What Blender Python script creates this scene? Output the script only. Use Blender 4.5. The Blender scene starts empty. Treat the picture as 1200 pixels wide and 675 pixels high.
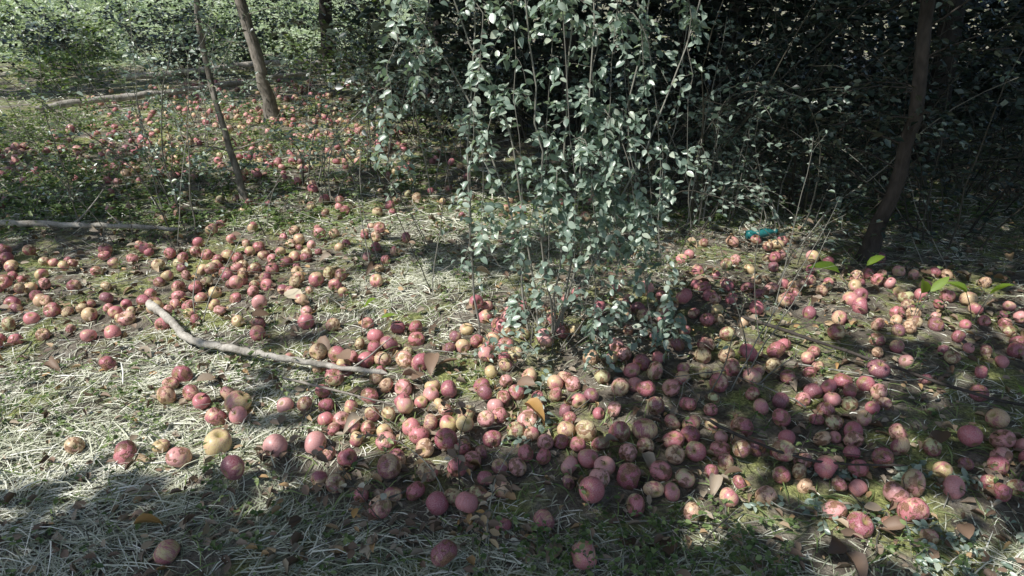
import bpy, math
import numpy as np
from mathutils import Vector
rng = np.random.default_rng(11)
R = rng.random
scene = bpy.context.scene

# ---------------------------------------------------------------- helpers
def U(a, b, n=None): return rng.uniform(a, b, n)
def nrm(v): return v / (np.linalg.norm(v, axis=-1, keepdims=True) + 1e-9)

_w = [(U(0.6, 1.0), U(0, 6.28), U(0, 6.28)) for _ in range(8)]
def wave(x, y, f, s=0):
    v = 0
    for i in range(4):
        a, p, q = _w[(i + s) % 8]
        th = (i + s) * 1.3 + s
        v = v + np.sin(f * (1 + .55 * i) * (x * math.cos(th) + y * math.sin(th)) + p * 3 + q) / (1 + .4 * i)
    return v / 2.4

def gz(x, y):
    near = 1 / (1 + ((np.abs(x) + np.abs(y)) / 60) ** 2)
    z = .035 * wave(x, y, 1.3, 0) + .014 * wave(x, y, 4.5, 2) + .006 * wave(x, y, 13, 4)
    z = z * near
    z = z + .10 * np.clip((y - 5) / 6, 0, 1) ** 2 * np.clip((-x) / 3, 0, 1)
    z = z + .05 * np.clip(y - 13, 0, 60)*np.clip((-x-2)/6,0,1)
    return z

class Mesh:
    def __init__(s): s.v = []; s.f = []; s.t = []; s.l = []; s.r = []; s.n = 0
    def add(s, v, f, mat=0, tint=None, lpos=None, rnd=None):
        v = np.asarray(v, float).reshape(-1, 3); f = np.asarray(f, int)
        s.v.append(v); s.f.append((f + s.n, mat)); k = len(v)
        s.t.append(np.zeros(k) if tint is None else np.broadcast_to(tint, (k,)))
        s.l.append(np.zeros((k, 3)) if lpos is None else lpos)
        s.r.append(np.zeros((k, 3)) if rnd is None else rnd)
        s.n += k
    def build(s, name, mats, origin=(0, 0, 0), smooth=True, extra=False):
        v = np.concatenate(s.v) - np.array(origin)
        me = bpy.data.meshes.new(name)
        me.vertices.add(len(v)); me.vertices.foreach_set('co', v.astype(np.float32).ravel())
        loops = np.concatenate([f.ravel() for f, m in s.f])
        sizes = np.concatenate([np.full(len(f), f.shape[1]) for f, m in s.f])
        mi = np.concatenate([np.full(len(f), m) for f, m in s.f])
        starts = np.concatenate([[0], np.cumsum(sizes)[:-1]])
        me.loops.add(len(loops)); me.loops.foreach_set('vertex_index', loops.astype(np.int32))
        me.polygons.add(len(sizes)); me.polygons.foreach_set('loop_start', starts.astype(np.int32))
        me.polygons.foreach_set('material_index', mi.astype(np.int32))
        me.polygons.foreach_set('use_smooth', np.full(len(sizes), smooth))
        me.update(calc_edges=True)
        a = me.attributes.new('tint', 'FLOAT', 'POINT'); a.data.foreach_set('value', np.concatenate(s.t).astype(np.float32))
        if extra:
            a = me.attributes.new('lpos', 'FLOAT_VECTOR', 'POINT'); a.data.foreach_set('vector', np.concatenate(s.l).astype(np.float32).ravel())
            a = me.attributes.new('rnd', 'FLOAT_VECTOR', 'POINT'); a.data.foreach_set('vector', np.concatenate(s.r).astype(np.float32).ravel())
        for m in mats: me.materials.append(m)
        ob = bpy.data.objects.new(name, me); ob.location = origin
        scene.collection.objects.link(ob)
        return ob

def tubes(mesh, P, rad, sides=5, mat=0, tint=None, bump=0):
    P = np.asarray(P, float); N, k, _ = P.shape
    rad = np.broadcast_to(rad, (N, k)).astype(float)
    T = nrm(np.gradient(P, axis=1))
    ref = np.where(np.abs(nrm(P[:, -1] - P[:, 0])[:, 2:3]) > .8, np.array([[1., 0.1, 0]]), np.array([[0, 0.1, 1.]]))[:, None, :]
    A = nrm(np.cross(T, np.broadcast_to(ref, T.shape))); B = np.cross(T, A)
    ang = np.arange(sides) * 2 * np.pi / sides
    rr = rad[:, :, None, None]
    if bump: rr = rr * (1 + bump * rng.normal(size=(N, k, sides, 1)))
    V = P[:, :, None, :] + rr * (A[:, :, None, :] * np.cos(ang)[None, None, :, None] + B[:, :, None, :] * np.sin(ang)[None, None, :, None])
    i = np.arange(k - 1)[:, None]; j = np.arange(sides)[None, :]
    q = np.stack([i * sides + j, i * sides + (j + 1) % sides, (i + 1) * sides + (j + 1) % sides, (i + 1) * sides + j], -1).reshape(-1, 4)
    F = (q[None] + (np.arange(N) * k * sides)[:, None, None]).reshape(-1, 4)
    t = U(0, 1, N) if tint is None else np.full(N, tint)
    mesh.add(V, F, mat, np.repeat(t, k * sides))

def leaf_template(kind):
    if kind == 'lo':
        v = [(0, 0, 0), (.45, -.5, .08), (1, 0, -.05), (.45, .5, .08)]
        f = [(0, 1, 2), (0, 2, 3)]
    elif kind == 'mid':
        v = [(0, 0, 0), (.28, -.46, .09), (.68, -.42, .07), (1, 0, -.1), (.68, .42, .07), (.28, .46, .09)]
        f = [(0, 1, 2, 3), (3, 4, 5, 0)]
    else:
        v = [(0, 0, 0)]
        xs = [.14, .38, .64, .86]; ws = [.3, .5, .45, .24]
        for x, w in zip(xs, ws):
            dz = -.16 * x * x
            v += [(x, -w, .12 * w * 2 + dz), (x, 0, dz), (x, w, .12 * w * 2 + dz)]
        v += [(1, 0, -.2)]
        f = [(0, 1, 2), (0, 2, 3)]
        for i in range(3):
            a = 1 + i * 3
            f += [(a, a + 3, a + 4), (a, a + 4, a + 1), (a + 1, a + 4, a + 5), (a + 1, a + 5, a + 2)]
        f += [(10, 13, 11), (11, 13, 12)]
    return np.array(v, float), np.array(f)

def leaves(mesh, pos, d, up, L, W, kind='mid', mat=1, tint=None, bmax=2.2):
    tv, tf = leaf_template(kind); N = len(pos)
    d = nrm(d); y = nrm(np.cross(up, d)); z = np.cross(d, y)
    L = np.broadcast_to(L, (N,)); W = np.broadcast_to(W, (N,))
    bend = U(.2, bmax, N)
    V = pos[:, None] + (tv[None, :, 0:1] * L[:, None, None]) * d[:, None] + (tv[None, :, 1:2] * W[:, None, None]) * y[:, None] \
        + (tv[None, :, 2:3] * L[:, None, None] * bend[:, None, None]) * z[:, None]
    F = (tf[None] + (np.arange(N) * len(tv))[:, None, None]).reshape(-1, tf.shape[1])
    t = U(0, 1, N) if tint is None else tint
    mesh.add(V, F, mat, np.repeat(t, len(tv)))

def grow(start, d, length, k, droop=.0, wob=.15, floor=True):
    N = len(start); d = nrm(np.array(d, float)); p = np.array(start, float); out = [p.copy()]
    length = np.broadcast_to(length, (N,)); droop = np.broadcast_to(droop, (N,))
    for i in range(k - 1):
        d = nrm(d + wob * rng.normal(size=(N, 3)) + np.array([0, 0, -1.]) * droop[:, None] / (k - 1))
        p = p + d * (length / (k - 1))[:, None]
        if floor:
            g = gz(p[:, 0], p[:, 1]) + .015
            low = p[:, 2] < g; p[low, 2] = g[low]; d[low, 2] = np.abs(d[low, 2]) * .2
        out.append(p.copy())
    return np.stack(out, 1)

def sample(P, idx, t):
    k = P.shape[1]; f = t * (k - 1); i = np.minimum(f.astype(int), k - 2); w = (f - i)[:, None]
    a = P[idx, i]; b = P[idx, i + 1]
    return a * (1 - w) + b * w, nrm(b - a)

def randdir(n, zlo=-.3, zhi=.6):
    a = U(0, 2 * np.pi, n); z = U(zlo, zhi, n)
    return nrm(np.stack([np.cos(a), np.sin(a), z], -1))

LIGHTWARD = np.array([[-.45, -.38, .8]])   # leaves turn their blades to the light
def leafy(mesh, P, n_twig, twl, n_leaf, leafL, kind, droop=.5, trange=(.2, 1), wide=.55, mat=1, r=.0014, upj=.5, wood=0, up0=None):
    N = len(P); M = N * n_twig
    idx = np.repeat(np.arange(N), n_twig); t = U(trange[0], trange[1], M)
    s, td = sample(P, idx, t)
    d = nrm(randdir(M, -.2, .7) + td * .5)
    T = grow(s, d, U(.5, 1.2, M) * twl, 4, droop, .14)
    tubes(mesh, T, np.linspace(1, .45, 4)[None] * r, 3, wood)
    K = M * n_leaf
    li = np.repeat(np.arange(M), n_leaf); lt = np.tile(np.linspace(.08, 1, n_leaf), M)
    lp, ld = sample(T, li, lt * .999)
    side = nrm(np.cross(ld, np.array([[0.05, 0.02, 1.]]))) * np.tile(np.where(np.arange(n_leaf) % 2, 1., -1.), M)[:, None]
    d2 = nrm(side + ld * .6 + rng.normal(size=(K, 3)) * .35)
    up = (np.array([[0, 0, 1.]]) if up0 is None else up0) + rng.normal(size=(K, 3)) * upj
    keep = R(K) > .12
    L = leafL * U(.6, 1.15, K)
    leaves(mesh, lp[keep], d2[keep], up[keep], L[keep], (L * wide * U(.85, 1.15, K))[keep], kind, mat)

def shrub(name, base, n, h, spread, n_twig, twl, n_leaf, leafL, mats, kind='mid', droop=.6, r0=.006, wide=.55, zmin=.35, kx=10, trange=(.15,1), up0=None):
    m = Mesh(); bx, by = base
    a = U(0, 2 * np.pi, n); rr = U(0, .12, n) * (1 + spread)
    s = np.stack([bx + rr * np.cos(a), by + rr * np.sin(a), np.zeros(n)], -1); s[:, 2] = gz(s[:, 0], s[:, 1]) - .01
    d = np.stack([np.cos(a) * spread * U(.2, 1, n), np.sin(a) * spread * U(.2, 1, n), np.ones(n)], -1)
    P = grow(s, d, h * U(.6, 1.2, n), kx, droop * U(.3, 1.3, n), .10)
    tubes(m, P, np.linspace(1, .3, kx)[None] * r0 * U(.6, 1.2, n)[:, None], 5, 0)
    leafy(m, P, n_twig, twl, n_leaf, leafL, kind, droop, trange, wide, up0=up0)
    return m.build(name, mats, (bx, by, float(gz(np.array(bx), np.array(by)))))

# ---------------------------------------------------------------- materials
def newmat(name):
    m = bpy.data.materials.new(name); m.use_nodes = True; nt = m.node_tree; nt.nodes.clear()
    out = nt.nodes.new('ShaderNodeOutputMaterial'); return m, nt, out
def nd(nt, t, **k):
    return nt.nodes.new(t)
def ramp(nt, fac, stops):
    r = nt.nodes.new('ShaderNodeValToRGB'); e = r.color_ramp.elements
    e[0].position, e[0].color = stops[0][0], (*stops[0][1], 1)
    e[1].position, e[1].color = stops[-1][0], (*stops[-1][1], 1)
    for p, c in stops[1:-1]:
        x = e.new(p); x.color = (*c, 1)
    nt.links.new(fac, r.inputs[0]); return r.outputs[0]
def attr(nt, name):
    a = nt.nodes.new('ShaderNodeAttribute'); a.attribute_name = name; return a
def mixc(nt, f, a, b, mode='MIX'):
    m = nt.nodes.new('ShaderNodeMix'); m.data_type = 'RGBA'; m.blend_type = mode
    for sock, val in ((m.inputs[0], f), (m.inputs[6], a), (m.inputs[7], b)):
        if hasattr(val, 'links'): nt.links.new(val, sock)
        elif isinstance(val, tuple): sock.default_value = (*val, 1)
        else: sock.default_value = val
    return m.outputs[2]
def math_(nt, op, a, b=None, c=None, clamp=False):
    m = nt.nodes.new('ShaderNodeMath'); m.operation = op; m.use_clamp = clamp
    for i, v in enumerate((a, b, c)):
        if v is None: continue
        if hasattr(v, 'links'): nt.links.new(v, m.inputs[i])
        else: m.inputs[i].default_value = v
    return m.outputs[0]

def leaf_mat(name, stops, rough=.42, trans=.3, tcol=(1.2, 1.35, .5), spec=.5):
    m, nt, out = newmat(name); L = nt.links.new
    c2 = ramp(nt, attr(nt, 'tint').outputs['Fac'], stops)
    p = nd(nt, 'ShaderNodeBsdfPrincipled'); p.inputs['Roughness'].default_value = rough
    p.inputs['Specular IOR Level'].default_value = spec
    L(c2, p.inputs['Base Color'])
    if trans == 0:
        L(p.outputs[0], out.inputs[0]); return m
    t = nd(nt, 'ShaderNodeBsdfTranslucent'); L(mixc(nt, 1.0, c2, tcol, 'MULTIPLY'), t.inputs['Color'])
    mx = nd(nt, 'ShaderNodeMixShader'); mx.inputs[0].default_value = trans
    L(p.outputs[0], mx.inputs[1]); L(t.outputs[0], mx.inputs[2]); L(mx.outputs[0], out.inputs[0])
    return m

def bark_mat(name, a, b, sc=30):
    m, nt, out = newmat(name); L = nt.links.new
    g = nd(nt, 'ShaderNodeTexCoord'); mp = nd(nt, 'ShaderNodeMapping'); mp.inputs['Scale'].default_value = (1, 1, .35)
    L(g.outputs['Object'], mp.inputs[0])
    n = nd(nt, 'ShaderNodeTexNoise'); n.inputs['Scale'].default_value = sc; n.inputs['Detail'].default_value = 4; n.inputs['Roughness'].default_value = .7
    L(mp.outputs[0], n.inputs['Vector'])
    n2 = nd(nt, 'ShaderNodeTexNoise'); n2.inputs['Scale'].default_value = sc * .2; n2.inputs['Detail'].default_value = 2
    L(g.outputs['Object'], n2.inputs['Vector'])
    f = math_(nt, 'MULTIPLY_ADD', n2.outputs['Fac'], .5, math_(nt, 'MULTIPLY', n.outputs['Fac'], .5))
    c = ramp(nt, f, [(.36, a), (.62, b)])
    p = nd(nt, 'ShaderNodeBsdfPrincipled'); p.inputs['Roughness'].default_value = .85; L(c, p.inputs['Base Color'])
    bp = nd(nt, 'ShaderNodeBump'); bp.inputs['Strength'].default_value = .9; bp.inputs['Distance'].default_value = .01
    L(n.outputs['Fac'], bp.inputs['Height']); L(bp.outputs[0], p.inputs['Normal']); L(p.outputs[0], out.inputs[0])
    return m
def twig_mat(name, a, b):
    m, nt, out = newmat(name); c = ramp(nt, attr(nt, 'tint').outputs['Fac'], [(0, a), (1, b)])
    p = nd(nt, 'ShaderNodeBsdfPrincipled'); p.inputs['Roughness'].default_value = .8; nt.links.new(c, p.inputs['Base Color']); nt.links.new(p.outputs[0], out.inputs[0]); return m

M_bark = bark_mat('bark', (.09, .078, .06), (.38, .34, .29), 45)
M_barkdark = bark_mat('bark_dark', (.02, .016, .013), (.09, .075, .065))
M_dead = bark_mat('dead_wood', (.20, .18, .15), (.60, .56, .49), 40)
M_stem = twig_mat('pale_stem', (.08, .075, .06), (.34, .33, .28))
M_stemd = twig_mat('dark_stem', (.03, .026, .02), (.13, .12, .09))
M_shrub = leaf_mat('dusty_leaf', [(0, (.13, .19, .15)), (.45, (.28, .37, .30)), (.85, (.46, .55, .46)), (1, (.58, .64, .52))], .34, .28, (1.05, 1.2, .75), .8)
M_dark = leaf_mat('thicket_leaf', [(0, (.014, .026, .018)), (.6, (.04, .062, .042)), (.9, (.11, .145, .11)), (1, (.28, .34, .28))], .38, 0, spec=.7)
M_green = leaf_mat('green_leaf', [(0, (.07, .12, .04)), (.6, (.18, .26, .10)), (1, (.36, .44, .20))], .45, .3)
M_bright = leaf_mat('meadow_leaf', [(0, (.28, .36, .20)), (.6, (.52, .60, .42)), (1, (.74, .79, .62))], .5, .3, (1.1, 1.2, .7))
M_canopy = leaf_mat('canopy_leaf', [(0, (.06, .09, .045)), (1, (.15, .19, .09))], .4, .25)
M_weed = leaf_mat('weed_leaf', [(0, (.13, .22, .03)), (1, (.30, .45, .06))], .45, .45, (1.2, 1.3, .4))
M_litter = leaf_mat('dead_leaf', [(0, (.11, .07, .045)), (.35, (.24, .16, .11)), (.7, (.38, .32, .24)), (.9, (.46, .26, .08)), (1, (.56, .55, .45))], .6, 0)
M_grass = leaf_mat('matted_grass', [(0, (.20, .23, .14)), (.3, (.44, .46, .32)), (.6, (.72, .72, .58)), (.85, (.88, .87, .74)), (1, (.90, .89, .80))], .5, 0, spec=.4)
M_fresh = leaf_mat('fresh_grass', [(0, (.12, .19, .06)), (1, (.38, .47, .20))], .5, .3)

# ground
mg, nt, out = newmat('orchard_soil'); L = nt.links.new
g = nd(nt, 'ShaderNodeNewGeometry')
def noise(sc, det=5, ro=.6):
    n = nd(nt, 'ShaderNodeTexNoise'); n.inputs['Scale'].default_value = sc; n.inputs['Detail'].default_value = det; n.inputs['Roughness'].default_value = ro
    L(g.outputs['Position'], n.inputs['Vector']); return n.outputs['Fac']
n2, n3, n4 = noise(9, 6, .7), noise(70, 4, .75), noise(3.1, 4, .7)
c = ramp(nt, n2, [(.3, (.07, .058, .045)), (.5, (.22, .19, .15)), (.7, (.44, .40, .33))])
moss = ramp(nt, n3, [(.3, (.16, .19, .05)), (.7, (.54, .58, .20))])
mk = ramp(nt, n4, [(.49, (0, 0, 0)), (.61, (.85, .85, .85))])
c = mixc(nt, mk, c, moss)
c = mixc(nt, .75, c, ramp(nt, n3, [(.3, (.4, .38, .35)), (.65, (1.4, 1.4, 1.4))]), 'MULTIPLY')
sx = nd(nt, 'ShaderNodeSeparateXYZ'); L(g.outputs['Position'], sx.inputs[0])
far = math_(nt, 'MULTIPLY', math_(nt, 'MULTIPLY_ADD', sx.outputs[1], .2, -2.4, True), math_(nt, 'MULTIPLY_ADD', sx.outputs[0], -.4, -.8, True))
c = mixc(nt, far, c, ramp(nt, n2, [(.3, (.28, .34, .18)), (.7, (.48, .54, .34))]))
p = nd(nt, 'ShaderNodeBsdfPrincipled'); p.inputs['Roughness'].default_value = .95; L(c, p.inputs['Base Color'])
bp = nd(nt, 'ShaderNodeBump'); bp.inputs['Distance'].default_value = .02; bp.inputs['Strength'].default_value = 1
L(n3, bp.inputs['Height']); L(bp.outputs[0], p.inputs['Normal']); L(p.outputs[0], out.inputs[0])

# apples
ma, nt, out = newmat('apple_skin'); L = nt.links.new
lp = attr(nt, 'lpos').outputs['Vector']; rd = attr(nt, 'rnd').outputs['Vector']
sr = nd(nt, 'ShaderNodeSeparateXYZ'); L(rd, sr.inputs[0]); sl = nd(nt, 'ShaderNodeSeparateXYZ'); L(lp, sl.inputs[0])
def vm(op, a, b):
    n = nt.nodes.new('ShaderNodeVectorMath'); n.operation = op
    for i, v in enumerate((a, b)):
        if hasattr(v, 'links'): L(v, n.inputs[i])
        else: n.inputs[i].default_value = v
    return n.outputs[0]
off = vm('MULTIPLY', rd, (37., 53., 71.))
def an(scale, det, vec=None):
    n = nd(nt, 'ShaderNodeTexNoise'); n.inputs['Scale'].default_value = 1; n.inputs['Detail'].default_value = det
    L(vm('ADD', vm('MULTIPLY', lp, scale), off), n.inputs['Vector']); return n.outputs['Fac']
nb = an((1.3, 1.3, 1.0), 2); ns = an((9, 9, .7), 2); nf = an((14, 14, 14), 3); nr = an((1.7, 1.7, 1.7), 4)
bl = math_(nt, 'ADD', math_(nt, 'MULTIPLY', nb, 1.9), math_(nt, 'MULTIPLY', sl.outputs[0], .28))
bl = math_(nt, 'ADD', bl, math_(nt, 'MULTIPLY_ADD', sr.outputs[0], 1.05, -.88))
bl = math_(nt, 'ADD', bl, math_(nt, 'MULTIPLY_ADD', ns, .9, -.45))
yg = ramp(nt, sr.outputs[1], [(0, (.64, .53, .20)), (.5, (.70, .46, .26)), (1, (.50, .54, .22))])
red = ramp(nt, sr.outputs[2], [(0, (.17, .025, .05)), (.3, (.38, .06, .095)), (.65, (.60, .16, .18)), (1, (.74, .36, .32))])
c = mixc(nt, ramp(nt, bl, [(.20, (0, 0, 0)), (.60, (1, 1, 1))]), yg, red)
c = mixc(nt, ramp(nt, ns, [(.5, (0, 0, 0)), (.75, (.5, .5, .5))]), c, (.26, .035, .06))
c = mixc(nt, ramp(nt, nf, [(.38, (.05, .05, .05)), (.78, (.50, .50, .50))]), c, (.78, .61, .60))
rxy = math_(nt, 'SQRT', math_(nt, 'ADD', math_(nt, 'MULTIPLY', sl.outputs[0], sl.outputs[0]), math_(nt, 'MULTIPLY', sl.outputs[1], sl.outputs[1])))
c = mixc(nt, ramp(nt, math_(nt, 'MULTIPLY_ADD', nf, .2, rxy), [(.2, (.9, .9, .9)), (.5, (0, 0, 0))]), c, (.32, .27, .09))
rotm = ramp(nt, math_(nt, 'MULTIPLY', math_(nt, 'GREATER_THAN', sr.outputs[1], .42), nr), [(.51, (0, 0, 0)), (.57, (.9, .9, .9))])
c = mixc(nt, rotm, c, ramp(nt, nf, [(.3, (.13, .06, .035)), (.7, (.40, .23, .13))]))
p = nd(nt, 'ShaderNodeBsdfPrincipled'); L(c, p.inputs['Base Color'])
L(ramp(nt, nf, [(.3, (.26, .26, .26)), (.7, (.58, .58, .58))]), p.inputs['Roughness'])
bp = nd(nt, 'ShaderNodeBump'); bp.inputs['Distance'].default_value = .004; bp.inputs['Strength'].default_value = .6
L(math_(nt, 'MULTIPLY', rotm, -1.), bp.inputs['Height']); L(bp.outputs[0], p.inputs['Normal']); L(p.outputs[0], out.inputs[0])

# ---------------------------------------------------------------- ground sheet
def axis(lo, hi, n, c, k):
    t = np.linspace(-1, 1, n); s = np.sinh(k * t) / np.sinh(k)
    return np.where(s < 0, c + s * (c - lo), c + s * (hi - c))
xs = axis(-320, 320, 420, 0, 6.2); ys = axis(-120, 420, 420, 3, 6.2)
X, Y = np.meshgrid(xs, ys); Z = gz(X, Y)
gm = Mesh(); n = 420
i, j = np.meshgrid(np.arange(n - 1), np.arange(n - 1), indexing='ij')
F = np.stack([i * n + j, i * n + j + 1, (i + 1) * n + j + 1, (i + 1) * n + j], -1).reshape(-1, 4)
gm.add(np.stack([X, Y, Z], -1), F)
gm.build('ground', [mg])

# ---------------------------------------------------------------- apples
patches = [  # x, y, rx, ry, density/m2
 (-1.75,3.20,.85,.42,110), (-2.1,2.74,.6,.24,85), (-1.33,2.92,.5,.36,105), (-2.9,3.0,.7,.4,60),
 (-.85,2.05,.42,.22,85), (-.36,2.14,.38,.32,190), (-.24,1.75,.32,.28,300), (.14,1.84,.5,.32,240),
 (.36,1.66,.44,.19,280), (-1.05,1.78,.42,.05,80), (-.14,2.5,.38,.25,80), (-.7,2.5,.35,.2,40), (.1,2.15,.4,.2,90),
 (.8,1.9,.45,.36,150), (1.06,1.71,.5,.26,120), (1.25,1.52,.4,.2,70), (1.21,2.05,.4,.3,105),
 (.94,2.57,.55,.35,80), (1.44,3.1,.55,.55,60), (1.98,2.74,.75,.42,80), (1.6,1.95,.5,.3,60), (.5,2.5,.5,.4,45),
 (-2.75,6.4,1.5,1.2,40), (-3.4,5.7,1.3,.7,34), (-3.0,8.6,2.0,1.3,28), (-1.23,3.95,.5,.4,60), (-1.25,5.3,.8,1.0,28), (-2.6,4.4,.9,.4,14),
 (0.3,1.36,.8,.10,10), (-.1,4.2,.7,.6,10), (2.6,2.0,.7,.7,40), (-1.0,3.35,.5,.35,40)]
pts = []
hand = [(-.95,2.0,.045,.15),(-1.0,1.93,.036,.6),(-.93,1.77,.045,.05),(-1.02,1.70,.038,.7),(-1.21,1.74,.042,.8),(-.81,1.60,.038,.75),
        (-.90,1.345,.034,.45),(-.17,1.285,.036,.8),(.18,1.29,.036,.7),(-1.56,2.29,.036,.9),(.22,1.50,.040,.75),(-.74,1.75,.040,.85),(-.62,1.77,.038,.8)]
for x, y, r, b in hand: pts.append((x, y, r, b))
cell = {}
def ok(x, y, r):
    cx, cy = int(x // .1), int(y // .1)
    for a in (-1, 0, 1):
        for b in (-1, 0, 1):
            for (u, v, s) in cell.get((cx + a, cy + b), ()):
                if (u - x) ** 2 + (v - y) ** 2 < ((r + s) * .93) ** 2: return False
    return True
def put(x, y, r): cell.setdefault((int(x // .1), int(y // .1)), []).append((x, y, r))
for x, y, r, b in hand: put(x, y, r)
shrub_base = (.17, 2.5)
for (cx, cy, rx, ry, dn) in patches:
    k = int(dn * 3.6 * rx * ry * 1.25)
    for _ in range(k):
        a = U(0, 6.283); q = math.sqrt(R()) * 1.15
        x = cx + rx * q * math.cos(a); y = cy + ry * q * math.sin(a)
        if dn < 180 and wave(x, y, 5.5, 3) < -.30 and R() < .85: continue
        if dn >= 180 and wave(x, y, 8, 1) < -.62: continue
        r = float(np.clip(rng.normal(.0300, .0042), .021, .040)) * (1.0 if y < 4 else 1.05)
        if ok(x, y, r):
            put(x, y, r); pts.append((x, y, r, None))
def apple_tmpl(nu, nv):
    ph = np.linspace(0.05, np.pi - .05, nv); th = np.arange(nu) * 2 * np.pi / nu
    PH, TH = np.meshgrid(ph, th, indexing='ij')
    r = np.sin(PH) ** .88 * (1 + .06 * np.cos(PH)); z = .90 * np.cos(PH)
    z = z - .34 * np.exp(-(r / .30) ** 2) * (np.cos(PH) > 0) + .22 * np.exp(-(r / .26) ** 2) * (np.cos(PH) < 0)
    r = r * (1 + .035 * np.cos(5 * TH) * np.clip(-np.cos(PH), 0, 1))
    V = np.stack([r * np.cos(TH), r * np.sin(TH), z], -1).reshape(-1, 3)
    i, j = np.meshgrid(np.arange(nv - 1), np.arange(nu), indexing='ij')
    F = np.stack([i * nu + j, (i + 1) * nu + j, (i + 1) * nu + (j + 1) % nu, i * nu + (j + 1) % nu], -1).reshape(-1, 4)
    V = np.concatenate([V, [[0, 0, V[0, 2] - .01]], [[0, 0, V[-1, 2] + .01]]])
    a, b = len(V) - 2, len(V) - 1; jj = np.arange(nu)
    T = np.concatenate([np.stack([np.full(nu, a), jj, (jj + 1) % nu], -1), np.stack([np.full(nu, b), (nv - 1) * nu + (jj + 1) % nu, (nv - 1) * nu + jj], -1)])
    return V, F, T
tH, tL = apple_tmpl(20, 14), apple_tmpl(12, 9)
am = Mesh()
pts.sort(key=lambda p: p[1])
for (x, y, r, b) in pts:
    V, F, T = tH if y < 4.0 else tL
    q = rng.normal(size=4); q /= np.linalg.norm(q); w, a, bb, c_ = q
    M = np.array([[1-2*(bb*bb+c_*c_), 2*(a*bb-c_*w), 2*(a*c_+bb*w)], [2*(a*bb+c_*w), 1-2*(a*a+c_*c_), 2*(bb*c_-a*w)], [2*(a*c_-bb*w), 2*(bb*c_+a*w), 1-2*(a*a+bb*bb)]])
    sc = np.array([U(.93, 1.06), U(.93, 1.06), U(.86, 1.04)]) * r
    sh = V * sc; sh = sh + V[:, [2, 0, 1]] * r * .05 * rng.normal()
    # soft dents
    for _ in range(2):
        dd = nrm(rng.normal(size=3)); sh -= np.clip(V @ dd - .72, 0, 1)[:, None] * dd * r * U(0, .5)
    zc = float(gz(x, y)) + r * U(.45, .95)
    if y < 4 and R() < .08: zc += r * .8
    rv = R(3)
    if b is not None: rv[0] = b; rv[1] = rv[1] * .6
    W = sh @ M.T + np.array([x, y, zc])
    rn = np.tile(rv, (len(V), 1))
    am.add(W, F, 0, None, V, rn)
    k = len(V); am.f.append((T + am.n - k, 0))
    if y < 4.3 and R() < .5:
        s0 = np.array([0, 0, .45 * r]); s1 = np.array([U(-.1, .1) * r, U(-.1, .1) * r, .85 * r]); s2 = s1 + np.array([U(-.4, .4) * r, U(-.4, .4) * r, .35 * r])
        tubes(am, (np.stack([s0, s1, s2]) @ M.T + np.array([x, y, zc]))[None], np.array([[.0012, .0011, .0016]]), 4, 1)
apples_n = len(pts)
am.build('fallen_apples', [ma, M_stemd], extra=True)
AP = np.array([(p[0], p[1]) for p in pts])
H, xe, ye = np.histogram2d(AP[:, 0], AP[:, 1], bins=[np.arange(-8, 8.01, .2), np.arange(0, 14.01, .2)])
Hs = H.copy()
for ax in (0, 1): Hs = (np.roll(Hs, 1, ax) + Hs + np.roll(Hs, -1, ax)) / 3
def adens(x, y):
    i = np.clip(((x + 8) / .2).astype(int), 0, Hs.shape[0] - 1); j = np.clip((y / .2).astype(int), 0, Hs.shape[1] - 1)
    return np.clip(Hs[i, j] / 3.2, 0, 1)

# ---------------------------------------------------------------- grass
def blades(mesh, x, y, L, W, th, lift, mat=0, seg=6, tint=None, curl=.32, jit=.07):
    N = len(x); p = np.stack([x, y, gz(x, y) - .004], -1); e = lift.copy(); tw = rng.normal(size=N) * curl
    side0 = rng.normal(size=N) * .5; rows = []
    for s in range(seg + 1):
        t = s / seg
        w = W * (1 - t ** 1.6) * (.55 + .45 * min(1, t * 4)) + .0003
        sv = np.stack([-np.sin(th), np.cos(th), side0], -1); sv = nrm(sv)
        rows.append(p - sv * w[:, None] / 2); rows.append(p + sv * w[:, None] / 2)
        th = th + tw / seg * 2 + rng.normal(size=N) * jit
        e = e - (lift * 1.6 + .25) / seg + rng.normal(size=N) * .06
        p = p + np.stack([np.cos(e) * np.cos(th), np.cos(e) * np.sin(th), np.sin(e)], -1) * (L / seg)[:, None]
        gg = gz(p[:, 0], p[:, 1]) + .004; lo = p[:, 2] < gg; p[lo, 2] = gg[lo]; e[lo] = .1
    V = np.stack(rows, 1); k = 2 * (seg + 1)
    f = np.array([(2 * i, 2 * i + 2, 2 * i + 3, 2 * i + 1) for i in range(seg)])
    F = (f[None] + (np.arange(N) * k)[:, None, None]).reshape(-1, 4)
    t = U(0, 1, N) if tint is None else tint
    mesh.add(V, F, mat, np.repeat(t, k))

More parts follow.
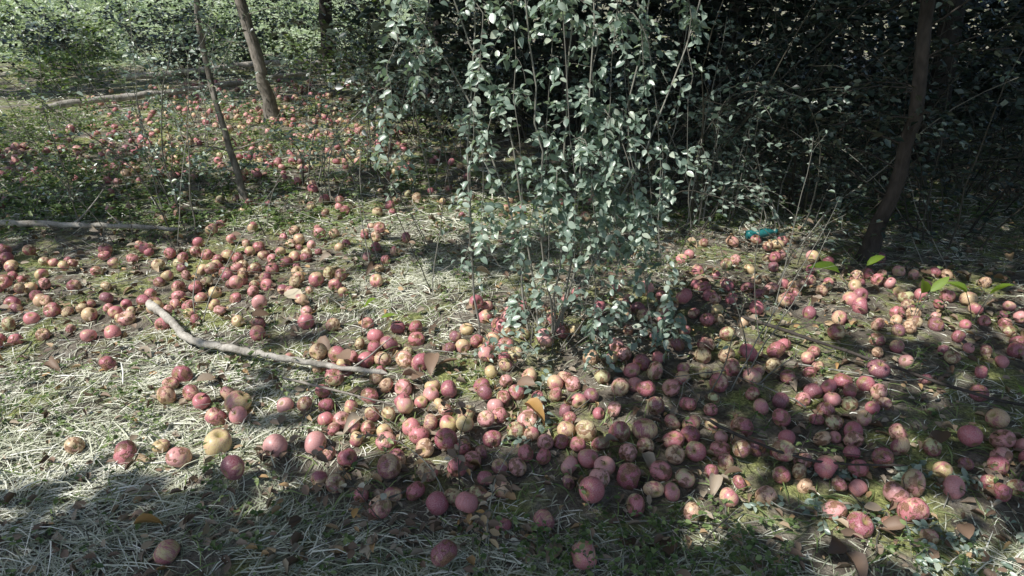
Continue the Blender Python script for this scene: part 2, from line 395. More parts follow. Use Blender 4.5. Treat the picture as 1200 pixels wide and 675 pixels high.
def lawn(x, y):  # where the thick pale mat of grass grows
    a = np.exp(-(((x + 1.35) / 1.0) ** 2 + ((y - 1.75) / .75) ** 2) ** 1.5)
    b = np.exp(-(((x + .5) / 1.0) ** 2 + ((y - 1.25) / .32) ** 2) ** 1.5)
    c = np.exp(-(((x - .8) / 1.1) ** 2 + ((y - 1.22) / .22) ** 2) ** 1.5) * .7
    d = np.exp(-(((x + .45) / .6) ** 2 + ((y - 3.4) / 1.0) ** 2) ** 1.5) * .7
    e = np.exp(-(((x + 2.6) / 1.0) ** 2 + ((y - 2.0) / .8) ** 2) ** 1.5)
    return np.clip(np.maximum.reduce([a, b, c, d, e]), 0, 1)
gm = Mesh()
N = 160000
x = U(-3.6, 3.6, N); y = U(.9, 4.2, N)
la = lawn(x, y); ad = adens(x, y)
pk = (.30 + .70 * la) * (1 - .6 * ad * (1 - .5 * la)) * np.clip(1 + .7 * wave(x, y, 7, 5), .14, 1.4) * .75
k = R(N) < pk; x, y, la, ad = x[k], y[k], la[k], ad[k]; N = len(x)
th = 1.1 * wave(x, y, 2.4, 1) * 3 + rng.normal(size=N) * .8 - .5
Ln = U(.06, .28, N) * (.45 + .55 * la) * (1 - .35 * ad)
lift = np.abs(rng.normal(size=N)) * .5 * (.5 + .5 * la) + .05
tint = np.clip(.54 + .29 * rng.normal(size=N) + .24 * wave(x, y, 3, 2), 0, 1)
blades(gm, x, y, Ln, U(.0018, .0048, N), th, lift, 0, 4, tint)
N = 13000; x = U(-3.6, 3.6, N); y = U(1.0, 4.5, N); k = R(N) < .3 + .5 * (wave(x, y, 2.2, 6) > .1); x, y = x[k], y[k]; N = len(x)
blades(gm, x, y, U(.05, .17, N), U(.0025, .005, N), U(0, 6.28, N), U(.4, 1.3, N), 1, 4)
N = 55000; x = U(-9, 6, N); y = 4.0 + 10 * R(N) ** 1.5; ad = adens(x, y)
k = (R(N) < (1 - .4 * ad) * np.clip(.75 + .6 * wave(x, y, 2, 3), .1, 1)); x, y = x[k], y[k]; N = len(x)
gr = (R(N) < .45).astype(int)
for m_ in (0, 1):
    kk = gr == m_
    blades(gm, x[kk], y[kk], U(.10, .30, kk.sum()), U(.005, .010, kk.sum()), U(0, 6.28, kk.sum()), U(.1, 1.1, kk.sum()), m_, 3)
gm.build('matted_grass', [M_grass, M_fresh])

mm = Mesh(); N = 30000
x = -3 - 20 * R(N); y = 12.5 + 22 * R(N) ** 1.3
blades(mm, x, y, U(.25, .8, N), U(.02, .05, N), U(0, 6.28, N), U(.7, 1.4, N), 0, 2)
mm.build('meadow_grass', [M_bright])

# ---------------------------------------------------------------- small herbs, litter, twigs
hm = Mesh(); NC = 1700
hx = np.concatenate([U(-3.4, 3.4, NC), U(-5.5, -.6, 1600), U(.0, .7, 60)]); hy = np.concatenate([U(1.15, 4.3, NC), U(3.9, 8.5, 1600), U(1.2, 1.45, 60)])
kp = (R(len(hx)) < np.clip(.5 + .6 * wave(hx, hy, 3.3, 6), .08, 1) * (1 - .6 * adens(hx, hy))); kp[-60:] = True
hx, hy = hx[kp], hy[kp]
st = np.stack([hx, hy, gz(hx, hy)], -1); st = np.repeat(st, 3, 0) + rng.normal(size=(len(hx) * 3, 3)) * [.02, .02, 0]
P = grow(st, randdir(len(st), .6, 2.5), U(.03, .13, len(st)), 4, .6, .1)
tubes(hm, P, .0009, 3, 0)
for q in range(5):
    lp_, ld_ = sample(P, np.arange(len(P)), U(.4, .99, len(P)))
    LL = U(.008, .022, len(P)) * np.where(st[:, 1] > 4, 2.0, 1)
    leaves(hm, lp_, randdir(len(P), -.2, .4), np.array([[0, 0, 1.]]) + rng.normal(size=(len(P), 3)) * .3, LL, LL * .65, 'mid', 1)
hm.build('ground_herbs', [M_stem, M_green])

lm = Mesh(); N = 15000
x = U(-4, 4, N); y = 1.0 + 8 * R(N) ** 1.4
pos = np.stack([x, y, gz(x, y) + U(.004, .03, N)], -1)
LL = U(.012, .045, N)
leaves(lm, pos, randdir(N, -.15, .25), np.array([[0, 0, 1.]]) + rng.normal(size=(N, 3)) * .5, LL, LL * U(.3, .7, N), 'mid', 0, R(N) ** .8 * .86, 4)
lm.build('leaf_litter', [M_litter])

bl_ = Mesh()
big = [(.04,1.90,.085,.9,.09),(.28,1.33,.10,.05,.02),(.40,1.31,.08,.0,.02),(-.80,2.45,.11,.3,.02),(-.30,2.3,.10,.32,.05),(.80,1.31,.09,.12,.02),(.84,1.30,.08,.35,.03),
       (-.95,2.8,.12,.97,.04),(.95,3.0,.12,.4,.02),(-1.02,1.42,.07,.9,.04),(-.6,2.2,.10,.35,.08),(.55,2.7,.09,.3,.02),(-.2,2.25,.09,.25,.05),(.35,2.2,.09,.15,.05),(1.3,1.7,.09,.1,.05)]
for _ in range(55): big.append((U(-2.8, 2.8), U(1.9, 4), U(.05, .08), R() * .8, U(.01, .06)))
for _ in range(18): big.append((U(.0, 1.6), U(1.25, 1.9), U(.05, .07), R() * .7, U(.02, .05)))
A = np.array(big); pos = np.stack([A[:, 0], A[:, 1], gz(A[:, 0], A[:, 1]) + A[:, 4]], -1)
leaves(bl_, pos, randdir(len(A), -.1, .15), np.array([[0, 0, 1.]]) + rng.normal(size=(len(A), 3)) * .4, A[:, 2], A[:, 2] * .6, 'hi', 0, A[:, 3], 3.5)
bl_.build('fallen_leaves', [M_litter])

tm = Mesh(); N = 420
x = U(-3.5, 3.5, N); y = U(1.2, 7, N); s = np.stack([x, y, gz(x, y) + .02], -1)
P = grow(s, randdir(N, -.05, .12), U(.1, .55, N), 7, .1, .13)
tubes(tm, P, np.linspace(1, .4, 7)[None] * U(.0012, .0038, N)[:, None], 5, 0)
tm.build('fallen_twigs', [M_stem])

# ---------------------------------------------------------------- branches & logs
def branch(name, pl, r0, r1, mat, sub=10, sides=10, stubs=3, bump=.06):
    pl = np.array(pl, float); k = len(pl); t = np.linspace(0, k - 1, (k - 1) * sub + 1)
    def cr(t):
        i = min(int(t), k - 2); u = t - i; p0, p1, p2, p3 = pl[max(i - 1, 0)], pl[i], pl[i + 1], pl[min(i + 2, k - 1)]
        return .5 * (2 * p1 + (p2 - p0) * u + (2 * p0 - 5 * p1 + 4 * p2 - p3) * u ** 2 + (3 * p1 - p0 - 3 * p2 + p3) * u ** 3)
    P = np.array([cr(q) for q in t]); P += rng.normal(size=P.shape) * r0 * .12
    rad = np.linspace(r0, r1, len(P)) * (1 + .08 * rng.normal(size=len(P)))
    rad[0] *= .3; rad[-1] *= .3
    m = Mesh(); tubes(m, P[None], rad[None], sides, 0, None, bump)
    for _ in range(stubs):
        i = int(U(.1, .95) * len(P)); i = min(i, len(P) - 2)
        S = grow(P[i][None], randdir(1, 0, .6) + nrm(P[i + 1] - P[i])[None] * .6, U(.06, .3), 6, .1, .12)
        tubes(m, S, np.linspace(rad[i] * .4, rad[i] * .15, 6)[None], 6, 0)
    return m.build(name, [mat], tuple(pl[0]))
def G(x, y, dz): return (x, y, float(gz(x, y)) + dz)
branch('fallen_branch', [G(-1.64,2.78,.05), G(-1.48,2.62,.05), G(-1.31,2.45,.045), G(-1.14,2.36,.05), G(-.92,2.28,.06), G(-.7,2.22,.05), G(-.46,2.16,.045)], .019, .010, M_dead, 8, 10, 3)
branch('fallen_branch', [G(-3.6,3.72,.07), G(-2.85,3.76,.06), G(-2.4,3.78,.06), G(-1.95,3.84,.05)], .020, .011, M_dead, 8, 9, 4)
branch('fallen_log', [G(-5.2,7.6,.08), G(-4.6,8.2,.10), G(-4.0,8.8,.12), G(-3.1,9.6,.15), G(-2.2,10.4,.18)], .04, .025, M_dead, 8, 10, 4)
branch('fallen_log', [G(-5.4,9.8,.12), G(-4.6,9.9,.16), G(-3.6,10.2,.22), G(-2.2,10.2,.28)], .045, .03, M_dead, 8, 10, 3)
branch('fallen_branch', [G(.62,1.86,.06), G(.72,1.72,.07), G(.90,1.63,.06), G(1.15,1.6,.05)], .006, .003, M_barkdark, 8, 7, 4)
branch('fallen_branch', [G(.95,2.6,.04), G(1.3,2.2,.06), G(1.65,1.95,.05), G(2.0,1.9,.04)], .008, .004, M_barkdark, 8, 7, 4)
branch('fallen_branch', [G(-.85,2.15,.05), G(-.62,2.0,.08), G(-.4,1.95,.06)], .005, .003, M_bark, 8, 7, 3)

# ---------------------------------------------------------------- sun and dapple planning
EL = math.radians(53); hd = np.array([-.84, -.50]); hd /= np.linalg.norm(hd)
to_sun = np.array([hd[0] * math.cos(EL), hd[1] * math.cos(EL), math.sin(EL)])
cot = 1 / math.tan(EL)
open_sky = [(-1.75,2.10,1.15,.68,1.), (-1.95,1.3,.7,.7,1.), (-1.7,3.05,1.7,.70,1.), (-.15,2.4,.75,.68,1.), (-.2,1.84,.38,.32,1.), (.2,1.92,.50,.26,1.), (.75,2.85,1.25,.70,1.),
        (1.1,3.2,.8,.5,1.), (1.3,2.15,.55,.24,1.), (1.05,1.40,.65,.32,1.), (.4,1.42,.42,.14,1.), (-3.0,6.8,2.6,1.9,1.), (-1.2,4.0,1.0,.7,1.),
        (-5.8,8.2,1.8,.8,1.), (-.2,4.0,.8,.6,1.), (1.7,3.95,.7,.2,.9), (-3.2,2.4,1.2,1.1,1.), (1.9,2.55,.5,.2,1.),(1.1,3.1,1.0,.45,1.),(2.2,3.0,.5,.2,1.),(1.6,1.8,.3,.15,1.),(.75,1.72,.2,.12,1.)]
def openness(x, y):
    v = np.zeros_like(x)
    for (a, b, rx, ry, am_) in open_sky:
        v = np.maximum(v, am_ * np.exp(-((((x - a) / rx) ** 2 + ((y - b) / ry) ** 2) ** 5)))
    v = np.maximum(v, 1.0 * ((y > 12.0) & (x < -5)))
    v = np.maximum(v, .9 * (wave(x * 1.6, y * 1.6, 2.6, 5) > .55) * (1 - ((x > 0) & (y > 4.2))))
    far_ = (y < .7) | (x < -6.5) | (x > 7.5) | ((x < -4) & (y > 11))
    return np.maximum(v, .8 * far_)

# ---------------------------------------------------------------- trees; unseen crowns overhead shaped to cast the dapple
trees = [ # x, y, trunk radius, lean x, lean y
 (1.88,3.40,.036,.0,.05), (-2.62,7.6,.065,-.12,.0), (-1.80,4.45,.021,-.06,.05), (-2.9,11.6,.12,.02,0), (-5.2,4.6,.12,.1,.0),
 (-4.9,1.6,.13,.05,.0), (3.4,5.6,.10,-.1,.1), (.5,6.2,.08,.05,0), (-1.0,9.6,.10,.1,0), (5.2,3.0,.11,0,0), (6.2,7.5,.14,0,0), (2.6,8.8,.12,0,0),
 (-6.9,9.0,.13,.1,0), (-2.6,-1.6,.12,0,.1), (2.4,-1.8,.12,0,.1), (-4.5,-3.0,.12,0,0)]
TX = np.array([(t[0], t[1]) for t in trees])
def clusters(n, x0, x1, y0, y1, cond):
    C_ = np.stack([U(x0, x1, n), U(y0, y1, n), U(2.5, 5.0, n)], -1); h = C_[:, :2] - C_[:, 2:3] * cot * hd[None]
    return C_[cond(h[:, 0], h[:, 1])]
C = np.concatenate([clusters(5000, -10, 8, -4, 13, lambda a, b: a == a),
    clusters(3000, -2.5, 7, 2.2, 12, lambda a, b: (a > -.2) & (b > 4.1)),
    clusters(2400, -5.5, 2.5, -1.5, 3.5, lambda a, b: (a > -2.2) & (a < 2.2) & (b > 1.0) & (b < 3.6))])
hit = C[:, :2] - C[:, 2:3] * cot * hd[None]
C = C[R(len(C)) > openness(hit[:, 0], hit[:, 1]) * 1.05]  # out-of-view leaf clumps thinned along sun rays to set lit and shaded ground
own = np.argmin(((C[:, None, :2] - TX[None]) ** 2).sum(-1), 1)
for ti, (tx, ty, tr, lx, ly) in enumerate(trees):
    m = Mesh(); z0 = float(gz(tx, ty)); mine = C[own == ti]
    ht = 3.4
    k = 26; t = np.linspace(0, 1, k)
    wv = .05 if tr > .06 else .07
    P = np.stack([tx + lx * t * ht * .6 + wv * (np.sin(t * 9 + ti) - math.sin(ti)), ty + ly * t * ht * .6 + wv * (np.cos(t * 7 + ti * 2) - math.cos(ti * 2)), z0 - .05 + t * ht], -1)
    P[1:-1] += rng.normal(size=(k - 2, 3)) * [.006, .006, 0]
    rad = tr * (1 - .55 * t) * (1 + .5 * np.exp(-t * 16)) 
    tubes(m, P[None], rad[None], 14, 0, None, .07)
    nl = 8; limb = []
    if len(mine) > 12:
        far = mine[np.argsort(-((mine[:, :2] - TX[ti]) ** 2).sum(-1))][:max(nl * 5, 9)]
        tg = far[rng.choice(len(far), nl, replace=False)]
        for q in range(nl):
            s = P[int(U(.55, .98) * (k - 1))]; u = np.linspace(0, 1, 12)[:, None]
            mid = (s + tg[q]) / 2 + np.array([0, 0, .35]) + rng.normal(size=3) * .15
            limb.append((1 - u) ** 2 * s + 2 * u * (1 - u) * mid + u ** 2 * tg[q])
        limb = np.array(limb)
        tubes(m, limb, np.linspace(min(tr, .08) * .4, min(tr, .08) * .1, 12)[None], 7, 0, None, .04)
        LPp = limb[:, 2:].reshape(-1, 3)
        di = ((mine[:, None] - LPp[None]) ** 2).sum(-1).argmin(1); s = LPp[di]
        u = np.linspace(0, 1, 4)[None, :, None]; tw = s[:, None] * (1 - u) + mine[:, None] * u
        tw[:, 1:3] += rng.normal(size=(len(mine), 2, 3)) * .05
        tubes(m, tw, np.linspace(.006, .003, 4)[None], 3, 0)
        nlv = 15; K = len(mine) * nlv
        pos = np.repeat(mine, nlv, 0) + rng.normal(size=(K, 3)) * [.11, .11, .12]
        LL = U(.10, .17, K)
        leaves(m, pos, randdir(K, -.5, .4), np.array([[0, 0, 1.]]) + rng.normal(size=(K, 3)) * .4, LL, LL * .8, 'lo', 1)
    # water shoots with leaves on the lower stem
    if ti in (0, 1, 2):
        ns_ = 24 if ti == 0 else 13
        s = P[rng.integers(2, 12, ns_)]
        Q = grow(s, randdir(ns_, .1, .9), U(.25, .55, ns_), 7, .6, .12); tubes(m, Q, np.linspace(.005, .0015, 7)[None], 5, 0)
        leafy(m, Q, 7, .16, 6, .04, 'mid', .5, (.2, 1), .6, 2, r=.001)
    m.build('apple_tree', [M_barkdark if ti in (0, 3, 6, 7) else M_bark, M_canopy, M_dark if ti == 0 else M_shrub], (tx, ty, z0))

# ---------------------------------------------------------------- central drooping shrub
cs = Mesh(); bx, by = shrub_base; gb = float(gz(bx, by))
def arc(pl):
    pl = np.array(pl, float); k = len(pl); t = np.linspace(0, k - 1, 14); o = []
    for q in t:
        i = min(int(q), k - 2); u = q - i; p0, p1, p2, p3 = pl[max(i - 1, 0)], pl[i], pl[i + 1], pl[min(i + 2, k - 1)]
        o.append(.5 * (2 * p1 + (p2 - p0) * u + (2 * p0 - 5 * p1 + 4 * p2 - p3) * u ** 2 + (3 * p1 - p0 - 3 * p2 + p3) * u ** 3))
    return np.array(o) + rng.normal(size=(14, 3)) * .006
up_st = [
 [(bx,by,0),(.19,2.48,.5),(.20,2.47,1.0),(.21,2.5,1.7)],
 [(bx-.3,by+.02,0),(-.17,2.5,.5),(-.14,2.5,1.0),(-.1,2.55,1.65)],
 [(bx-.05,by,0),(.05,2.5,.5),(-.05,2.45,1.0),(-.3,2.4,1.5)],
 [(bx,by,0),(.3,2.5,.5),(.42,2.5,.95),(.5,2.6,1.6)],
 [(bx+.03,by,0),(.25,2.6,.5),(.3,2.7,1.0),(.3,2.8,1.7)],
 [(bx-.1,by,0),(0,2.6,.5),(-.2,2.65,1.0),(-.45,2.6,1.45)],
 [(bx,by,0),(.4,2.6,.5),(.6,2.7,.95),(.75,2.8,1.5)],
 [(bx,by,0),(.12,2.4,.5),(.08,2.35,1.0),(.0,2.3,1.5)]]
dr_st = [
 [(.20,2.48,.9),(.33,2.40,.95),(.45,2.33,.62),(.50,2.30,.30),(.53,2.22,.12)],
 [(.20,2.48,.75),(.30,2.36,.80),(.38,2.28,.50),(.40,2.25,.22)],
 [(.20,2.48,.8),(.25,2.36,.85),(.30,2.3,.55),(.27,2.25,.25)],
 [(.20,2.48,.7),(.16,2.36,.75),(.14,2.3,.5),(.12,2.25,.18)],
 [(.19,2.48,.6),(.34,2.4,.66),(.46,2.35,.45),(.5,2.3,.2)],
 [(.21,2.5,1.5),(.36,2.42,1.45),(.47,2.40,.95),(.50,2.38,.45)],
 [(.08,2.4,1.4),(.15,2.3,1.35),(.20,2.25,.8),(.22,2.22,.35)],
 [(.3,2.55,.5),(.46,2.4,.62),(.56,2.32,.40),(.62,2.25,.12)],
 [(-.14,2.5,1.4),(-.25,2.45,1.35),(-.33,2.42,1.0),(-.38,2.4,.75)],
 [(-.3,2.45,1.4),(-.34,2.42,1.35),(-.42,2.4,1.05),(-.44,2.4,.8)],
 [(-.05,2.45,1.4),(0,2.35,1.3),(.03,2.3,.8),(.05,2.3,.4)],
 [(.05,2.45,1.0),(-.05,2.36,1.0),(-.10,2.33,.75),(-.11,2.3,.5)],
 [(.2,2.5,.6),(.1,2.36,.66),(.04,2.3,.42),(.02,2.26,.2)],
 [(.2,2.5,.5),(.28,2.33,.52),(.3,2.25,.3),(.32,2.2,.1)],
 [(.42,2.5,1.5),(.55,2.45,1.45),(.60,2.42,1.1),(.63,2.4,.75)],
 [(.3,2.5,1.5),(.34,2.4,1.45),(.33,2.36,.9),(.36,2.34,.5)],
 [(.3,2.5,1.2),(.42,2.45,1.25),(.50,2.42,.95),(.56,2.4,.6)],
 [(.3,2.5,.9),(.38,2.4,.95),(.42,2.36,.75),(.45,2.34,.5)],
 [(.2,2.5,1.2),(.28,2.42,1.2),(.26,2.38,.85),(.25,2.36,.5)],
 [(.2,2.5,1.35),(.14,2.42,1.3),(.13,2.38,1.0),(.12,2.36,.7)],
 [(-.17,2.5,1.3),(-.1,2.4,1.25),(-.14,2.35,.8),(-.16,2.3,.4)]]
US = np.array([arc(s) for s in up_st]); DS = np.array([arc(s) for s in dr_st])
US[:, 0, 2] = gb - .02
tubes(cs, US, np.linspace(.0050, .0022, 14)[None], 7, 0, .8); tubes(cs, DS, np.linspace(.0024, .0010, 14)[None], 5, 0, .4)
leafy(cs, US, 15, .18, 7, .034, 'hi', 1.1, (.22, 1), .62, r=.0009, upj=.5, up0=LIGHTWARD)
leafy(cs, DS, 19, .12, 8, .034, 'hi', 1.3, (.05, 1), .62, r=.0009, upj=.5, up0=LIGHTWARD)
s = np.tile([[bx, by, gb]], (34, 1)) + rng.normal(size=(34, 3)) * [.14, .08, 0]
P = grow(s, randdir(34, .4, 2), U(.15, .5, 34), 7, .6, .14); tubes(cs, P, np.linspace(.0024, .0008, 7)[None], 4, 0)
cs.build('drooping_shrub', [M_stem, M_shrub], (bx, by, gb))

# ---------------------------------------------------------------- understorey
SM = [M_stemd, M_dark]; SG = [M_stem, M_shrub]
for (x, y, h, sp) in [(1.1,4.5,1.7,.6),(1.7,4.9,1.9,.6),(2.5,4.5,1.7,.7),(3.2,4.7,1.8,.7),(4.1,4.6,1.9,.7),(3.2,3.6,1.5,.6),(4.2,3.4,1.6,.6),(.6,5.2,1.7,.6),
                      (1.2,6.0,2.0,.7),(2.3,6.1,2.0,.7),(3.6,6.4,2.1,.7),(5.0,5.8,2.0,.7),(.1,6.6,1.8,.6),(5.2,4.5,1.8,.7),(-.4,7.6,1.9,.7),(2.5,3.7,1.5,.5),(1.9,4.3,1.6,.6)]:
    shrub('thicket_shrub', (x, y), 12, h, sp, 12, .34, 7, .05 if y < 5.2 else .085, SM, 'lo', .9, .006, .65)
for (x, y, h) in [(1.35,4.1,1.3),(.85,4.3,1.4),(1.7,4.0,1.2),(1.1,3.9,1.2)]:
    shrub('thicket_shrub', (x, y), 7, h, .45, 9, .28, 7, .040, SG, 'mid', .9, .005, up0=LIGHTWARD)
for (x, y, h, n_) in [(-2.2,4.3,1.4,5),(-1.25,4.5,1.0,5),(-1.1,5.2,1.1,5),(-.55,4.7,1.0,4),(-.3,5.6,1.4,6),(-1.6,5.0,1.2,4),(-2.8,6.0,1.4,4),(-2.6,3.9,1.2,3),(-1.95,3.9,1.3,3),(-3.3,7.0,1.5,4)]:
    shrub('sapling', (x, y), n_, h, .35, 9, .22, 7, .034, SG, 'mid', .6, .005, up0=LIGHTWARD)
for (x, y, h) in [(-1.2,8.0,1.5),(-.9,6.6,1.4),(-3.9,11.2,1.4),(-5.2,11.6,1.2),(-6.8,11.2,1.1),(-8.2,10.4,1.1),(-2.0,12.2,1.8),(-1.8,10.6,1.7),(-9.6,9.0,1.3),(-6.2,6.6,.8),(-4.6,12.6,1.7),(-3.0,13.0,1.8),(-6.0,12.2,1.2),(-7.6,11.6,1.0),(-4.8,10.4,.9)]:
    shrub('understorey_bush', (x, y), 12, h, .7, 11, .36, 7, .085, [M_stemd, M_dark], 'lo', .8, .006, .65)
for (x, y, h) in [(-4.2,10.8,1.3),(-2.4,9.4,1.5),(-6.4,10.6,1.2),(-3.4,12.0,1.7),(-1.6,8.8,1.5),(-7.8,9.6,.9),(-5.6,9.0,.7)]:
    shrub('leafy_bush', (x, y), 11, h, .7, 10, .34, 7, .07, [M_stem, M_green], 'lo', .8, .006, .65)
for (x, y, h) in [(-4.5,5.0,.4),(-3.7,4.5,.33),(-2.9,5.1,.35),(-4.0,4.0,.3),(-3.0,4.1,.26),(-5.2,6.0,.5),(-4.6,7.2,.45),(-3.3,3.95,.3),(-2.3,5.0,.3),(-3.6,5.4,.4),(-5.0,4.6,.5),(-4.2,6.2,.4),(-2.2,6.1,.3)]:
    shrub('low_bramble', (x, y), 16, h * 1.6, 1.6, 7, .16, 6, .036, [M_stem, M_green], 'mid', 1.6, .003)
for (x, y, h) in [(-9,15,1.6),(-12,17,2.),(-7.0,16,1.4),(-14,14,1.8),(-10.5,20,2.4),(-16,19,2.5),(-6,20,2.4),(-13,24,3.),(-8,13,1.),(-10.5,13.5,1.2),(-6,14,1.),(-11,16,1.4),(-13,19,2.)]:
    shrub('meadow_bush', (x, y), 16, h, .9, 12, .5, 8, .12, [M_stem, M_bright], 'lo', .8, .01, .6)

shrub('leafy_seedling', (1.02,1.36), 10, .24, 1.5, 6, .09, 8, .026, [M_stem, M_shrub], 'hi', 1.2, .0022, up0=LIGHTWARD)
shrub('leafy_seedling', (1.30,1.38), 7, .22, 1.5, 5, .09, 8, .026, [M_stem, M_shrub], 'hi', 1.2, .0022, up0=LIGHTWARD)
shrub('leafy_seedling', (-.16,1.50), 7, .34, .5, 5, .08, 6, .03, [M_stem, M_litter], 'hi', 1.0, .0025)
shrub('leafy_seedling', (.15,2.3), 8, .3, 1.2, 6, .1, 7, .030, [M_stem, M_shrub], 'hi', 1.0, .002)
def weed(x, y, specs):
    m = Mesh(); b = np.array([x, y, float(gz(x, y))])
    for (dx, dy, dz, L_) in specs:
        d = nrm(np.array([dx, dy, dz], float)); p = b + d * np.array([.1, .1, .16])
        S = np.stack([b, (b + p) / 2 + [0, 0, .01], p])[None]; tubes(m, S, .0018, 5, 0)
        leaves(m, p[None], d[None] * [1, 1, .5], np.array([[0.1, -.4, 1.]]), L_, L_ * .36, 'hi', 1)
    m.build('broadleaf_weed', [M_stem, M_weed], tuple(b))
weed(1.60,2.95,[(-1,-.2,.9,.16),(.7,.1,1.0,.1)])
weed(1.72,2.62,[(-.2,-.4,1.2,.13),(.5,.1,.9,.10)])
weed(1.98,2.62,[(.2,-.4,1.3,.10),(-.6,.2,1.,.09)])
weed(1.65,1.75,[(.2,-.2,1.3,.09),(-.4,.3,1.,.08)])
weed(-.63,2.52,[(.4,-.3,1.1,.085),(.9,.2,.5,.06)])
dm = Mesh()
st = np.array([(.82,2.2,0),(.98,2.5,0),(.68,2.1,0),(1.25,3.0,0),(-.35,2.9,0),(-.75,3.3,0),(-1.9,3.6,0),(-1.5,3.9,0),(.9,3.5,0),(1.5,3.4,0),(-2.3,3.7,0),(-.5,3.6,0),(2.2,3.3,0),(-1.35,2.7,0)], float)
st = np.repeat(st, 2, 0) + rng.normal(size=(28, 3)) * [.04, .04, 0]; st[:, 2] = gz(st[:, 0], st[:, 1])
P = grow(st, randdir(28, 1.5, 4), U(.4, .95, 28), 12, .3, .07); tubes(dm, P, np.linspace(.0028, .0009, 12)[None], 5, 0)
leafy(dm, P, 5, .12, 3, .022, 'mid', .4, (.3, 1), .5, r=.0008)
dm.build('dead_stems', [M_stem, M_shrub])
N = 130; s = np.stack([U(.2, 5, N), U(3.9, 6.2, N), np.zeros(N)], -1); s[:, 2] = gz(s[:, 0], s[:, 1])
tm = Mesh(); P = grow(s, randdir(N, .4, 3), U(.5, 1.8, N), 12, .7, .1); tubes(tm, P, np.linspace(.0045, .0014, 12)[None], 4, 0)
tm.build('tangled_stems', [M_stemd])

# ---------------------------------------------------------------- plastic bottle
mb, nt, out = newmat('teal_plastic'); p = nd(nt, 'ShaderNodeBsdfPrincipled'); p.inputs['Base Color'].default_value = (.04, .26, .26, 1)
p.inputs['Roughness'].default_value = .18; p.inputs['Transmission Weight'].default_value = .3; nt.links.new(p.outputs[0], out.inputs[0])
bm_ = Mesh(); prof = np.array([(0,.001),(0,.024),(.006,.030),(.03,.0315),(.045,.029),(.06,.0315),(.09,.031),(.11,.030),(.135,.026),(.155,.016),(.165,.0125),(.175,.0125),(.176,.016),(.192,.016),(.193,.001)])
b0 = np.array(G(1.36,3.74,.04)); d = nrm(np.array([.95, .2, .06])); P = b0 + prof[:, :1] * d
ang = np.arange(16) * 2 * np.pi / 16; Aa = nrm(np.cross(d, [0, 0, 1.])); Bb = np.cross(d, Aa)
crush = 1 - .18 * np.exp(-((prof[:, 0] - .07) / .03) ** 2)
V = P[:, None] + .9 * prof[:, 1][:, None, None] * (Aa * np.cos(ang)[:, None] + Bb * np.sin(ang)[:, None] * crush[:, None, None])
k = len(prof); i, j = np.meshgrid(np.arange(k - 1), np.arange(16), indexing='ij')
bm_.add(V, np.stack([i*16+j, i*16+(j+1)%16, (i+1)*16+(j+1)%16, (i+1)*16+j], -1).reshape(-1, 4))
bm_.build('plastic_bottle', [mb], tuple(b0))

# ---------------------------------------------------------------- distant trees
dt = Mesh(); N = 500
a = U(0, 2 * np.pi, N); rr = U(26, 50, N); cx = rr * np.cos(a); cy = rr * np.sin(a) + 5
C2 = np.stack([cx, cy, gz(cx, cy) + U(.5, 8, N)], -1); nl = 45
pos = np.repeat(C2, nl, 0) + rng.normal(size=(N * nl, 3)) * [1.3, 1.3, 1.0]; LL = U(.3, .65, len(pos))
leaves(dt, pos, randdir(len(pos), -.5, .5), np.array([[0, 0, 1.]]) + rng.normal(size=(len(pos), 3)) * .6, LL, LL * .7, 'lo', 1)
tk = 90; a = U(0, 2 * np.pi, tk); rr = U(26, 46, tk); s = np.stack([rr * np.cos(a), rr * np.sin(a) + 5, np.zeros(tk)], -1); s[:, 2] = gz(s[:, 0], s[:, 1]) - .2
P = grow(s, randdir(tk, 6, 12), U(6, 8, tk), 8, 0, .04); tubes(dt, P, np.linspace(.22, .08, 8)[None], 7, 0)
dt.build('distant_trees', [M_barkdark, M_canopy])
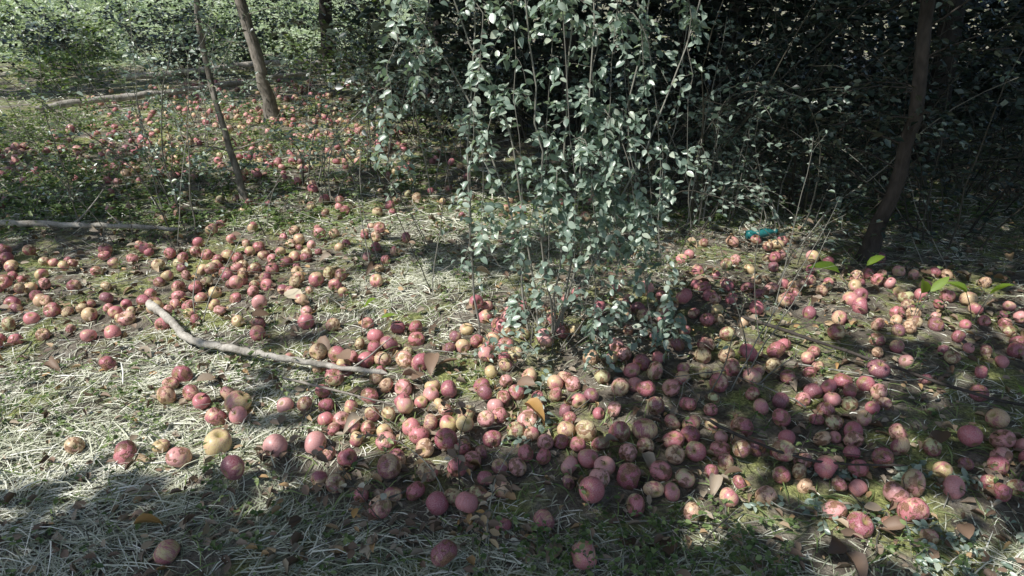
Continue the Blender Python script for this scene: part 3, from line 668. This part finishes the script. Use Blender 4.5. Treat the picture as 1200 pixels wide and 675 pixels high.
wm = Mesh(); N = 460; C3 = np.stack([U(-.8, 11, N), U(6.8, 10.5, N), U(.1, 1.9, N)], -1)
N2 = 130; C4 = np.stack([U(6.5, 10, N2), U(-1, 7, N2), U(.1, 2, N2)], -1); C3 = np.concatenate([C3, C4]); nl = 42
pos = np.repeat(C3, nl, 0) + rng.normal(size=(len(C3) * nl, 3)) * [.42, .42, .35]; pos[:, 2] = np.maximum(pos[:, 2], gz(pos[:, 0], pos[:, 1]) + .05)
LL = U(.10, .19, len(pos)); leaves(wm, pos, randdir(len(pos), -.5, .5), np.array([[0, 0, 1.]]) + rng.normal(size=(len(pos), 3)) * .6, LL, LL * .65, 'lo', 1)
tk = 26; s = np.stack([U(-1., 10, tk), U(7, 10.5, tk), np.zeros(tk)], -1); P = grow(s, randdir(tk, 5, 10), U(3, 5, tk), 8, 0, .06); tubes(wm, P, np.linspace(.05, .02, 8)[None], 7, 0)
wm.build('woodland', [M_barkdark, M_dark])

# ---------------------------------------------------------------- light, world, camera
w = bpy.data.worlds.new('World'); scene.world = w; w.use_nodes = True
nt = w.node_tree; bg = nt.nodes['Background']; sky = nt.nodes.new('ShaderNodeTexSky'); sky.sky_type = 'NISHITA'; sky.sun_disc = False
sky.sun_elevation = EL; sky.sun_rotation = math.atan2(hd[0], hd[1]); nt.links.new(sky.outputs[0], bg.inputs[0]); bg.inputs[1].default_value = .15
sl_ = bpy.data.lights.new('sun', 'SUN'); sl_.energy = 5; sl_.angle = math.radians(.5); sl_.color = (1, .97, .92)
so = bpy.data.objects.new('sun', sl_); so.rotation_euler = Vector(to_sun).to_track_quat('Z', 'Y').to_euler(); so.location = (-10, 4, 20); scene.collection.objects.link(so)
cam = bpy.data.cameras.new('camera'); cam.lens = 24; cam.sensor_width = 36; cam.clip_end = 1000; cam.clip_start = .02
co = bpy.data.objects.new('camera', cam); co.location = (0, 0, 1.35); co.rotation_euler = (math.radians(66), 0, 0); scene.collection.objects.link(co); scene.camera = co
scene.view_settings.view_transform = 'Standard'; scene.view_settings.look = 'None'; scene.view_settings.exposure = 0
print('apples', apples_n)
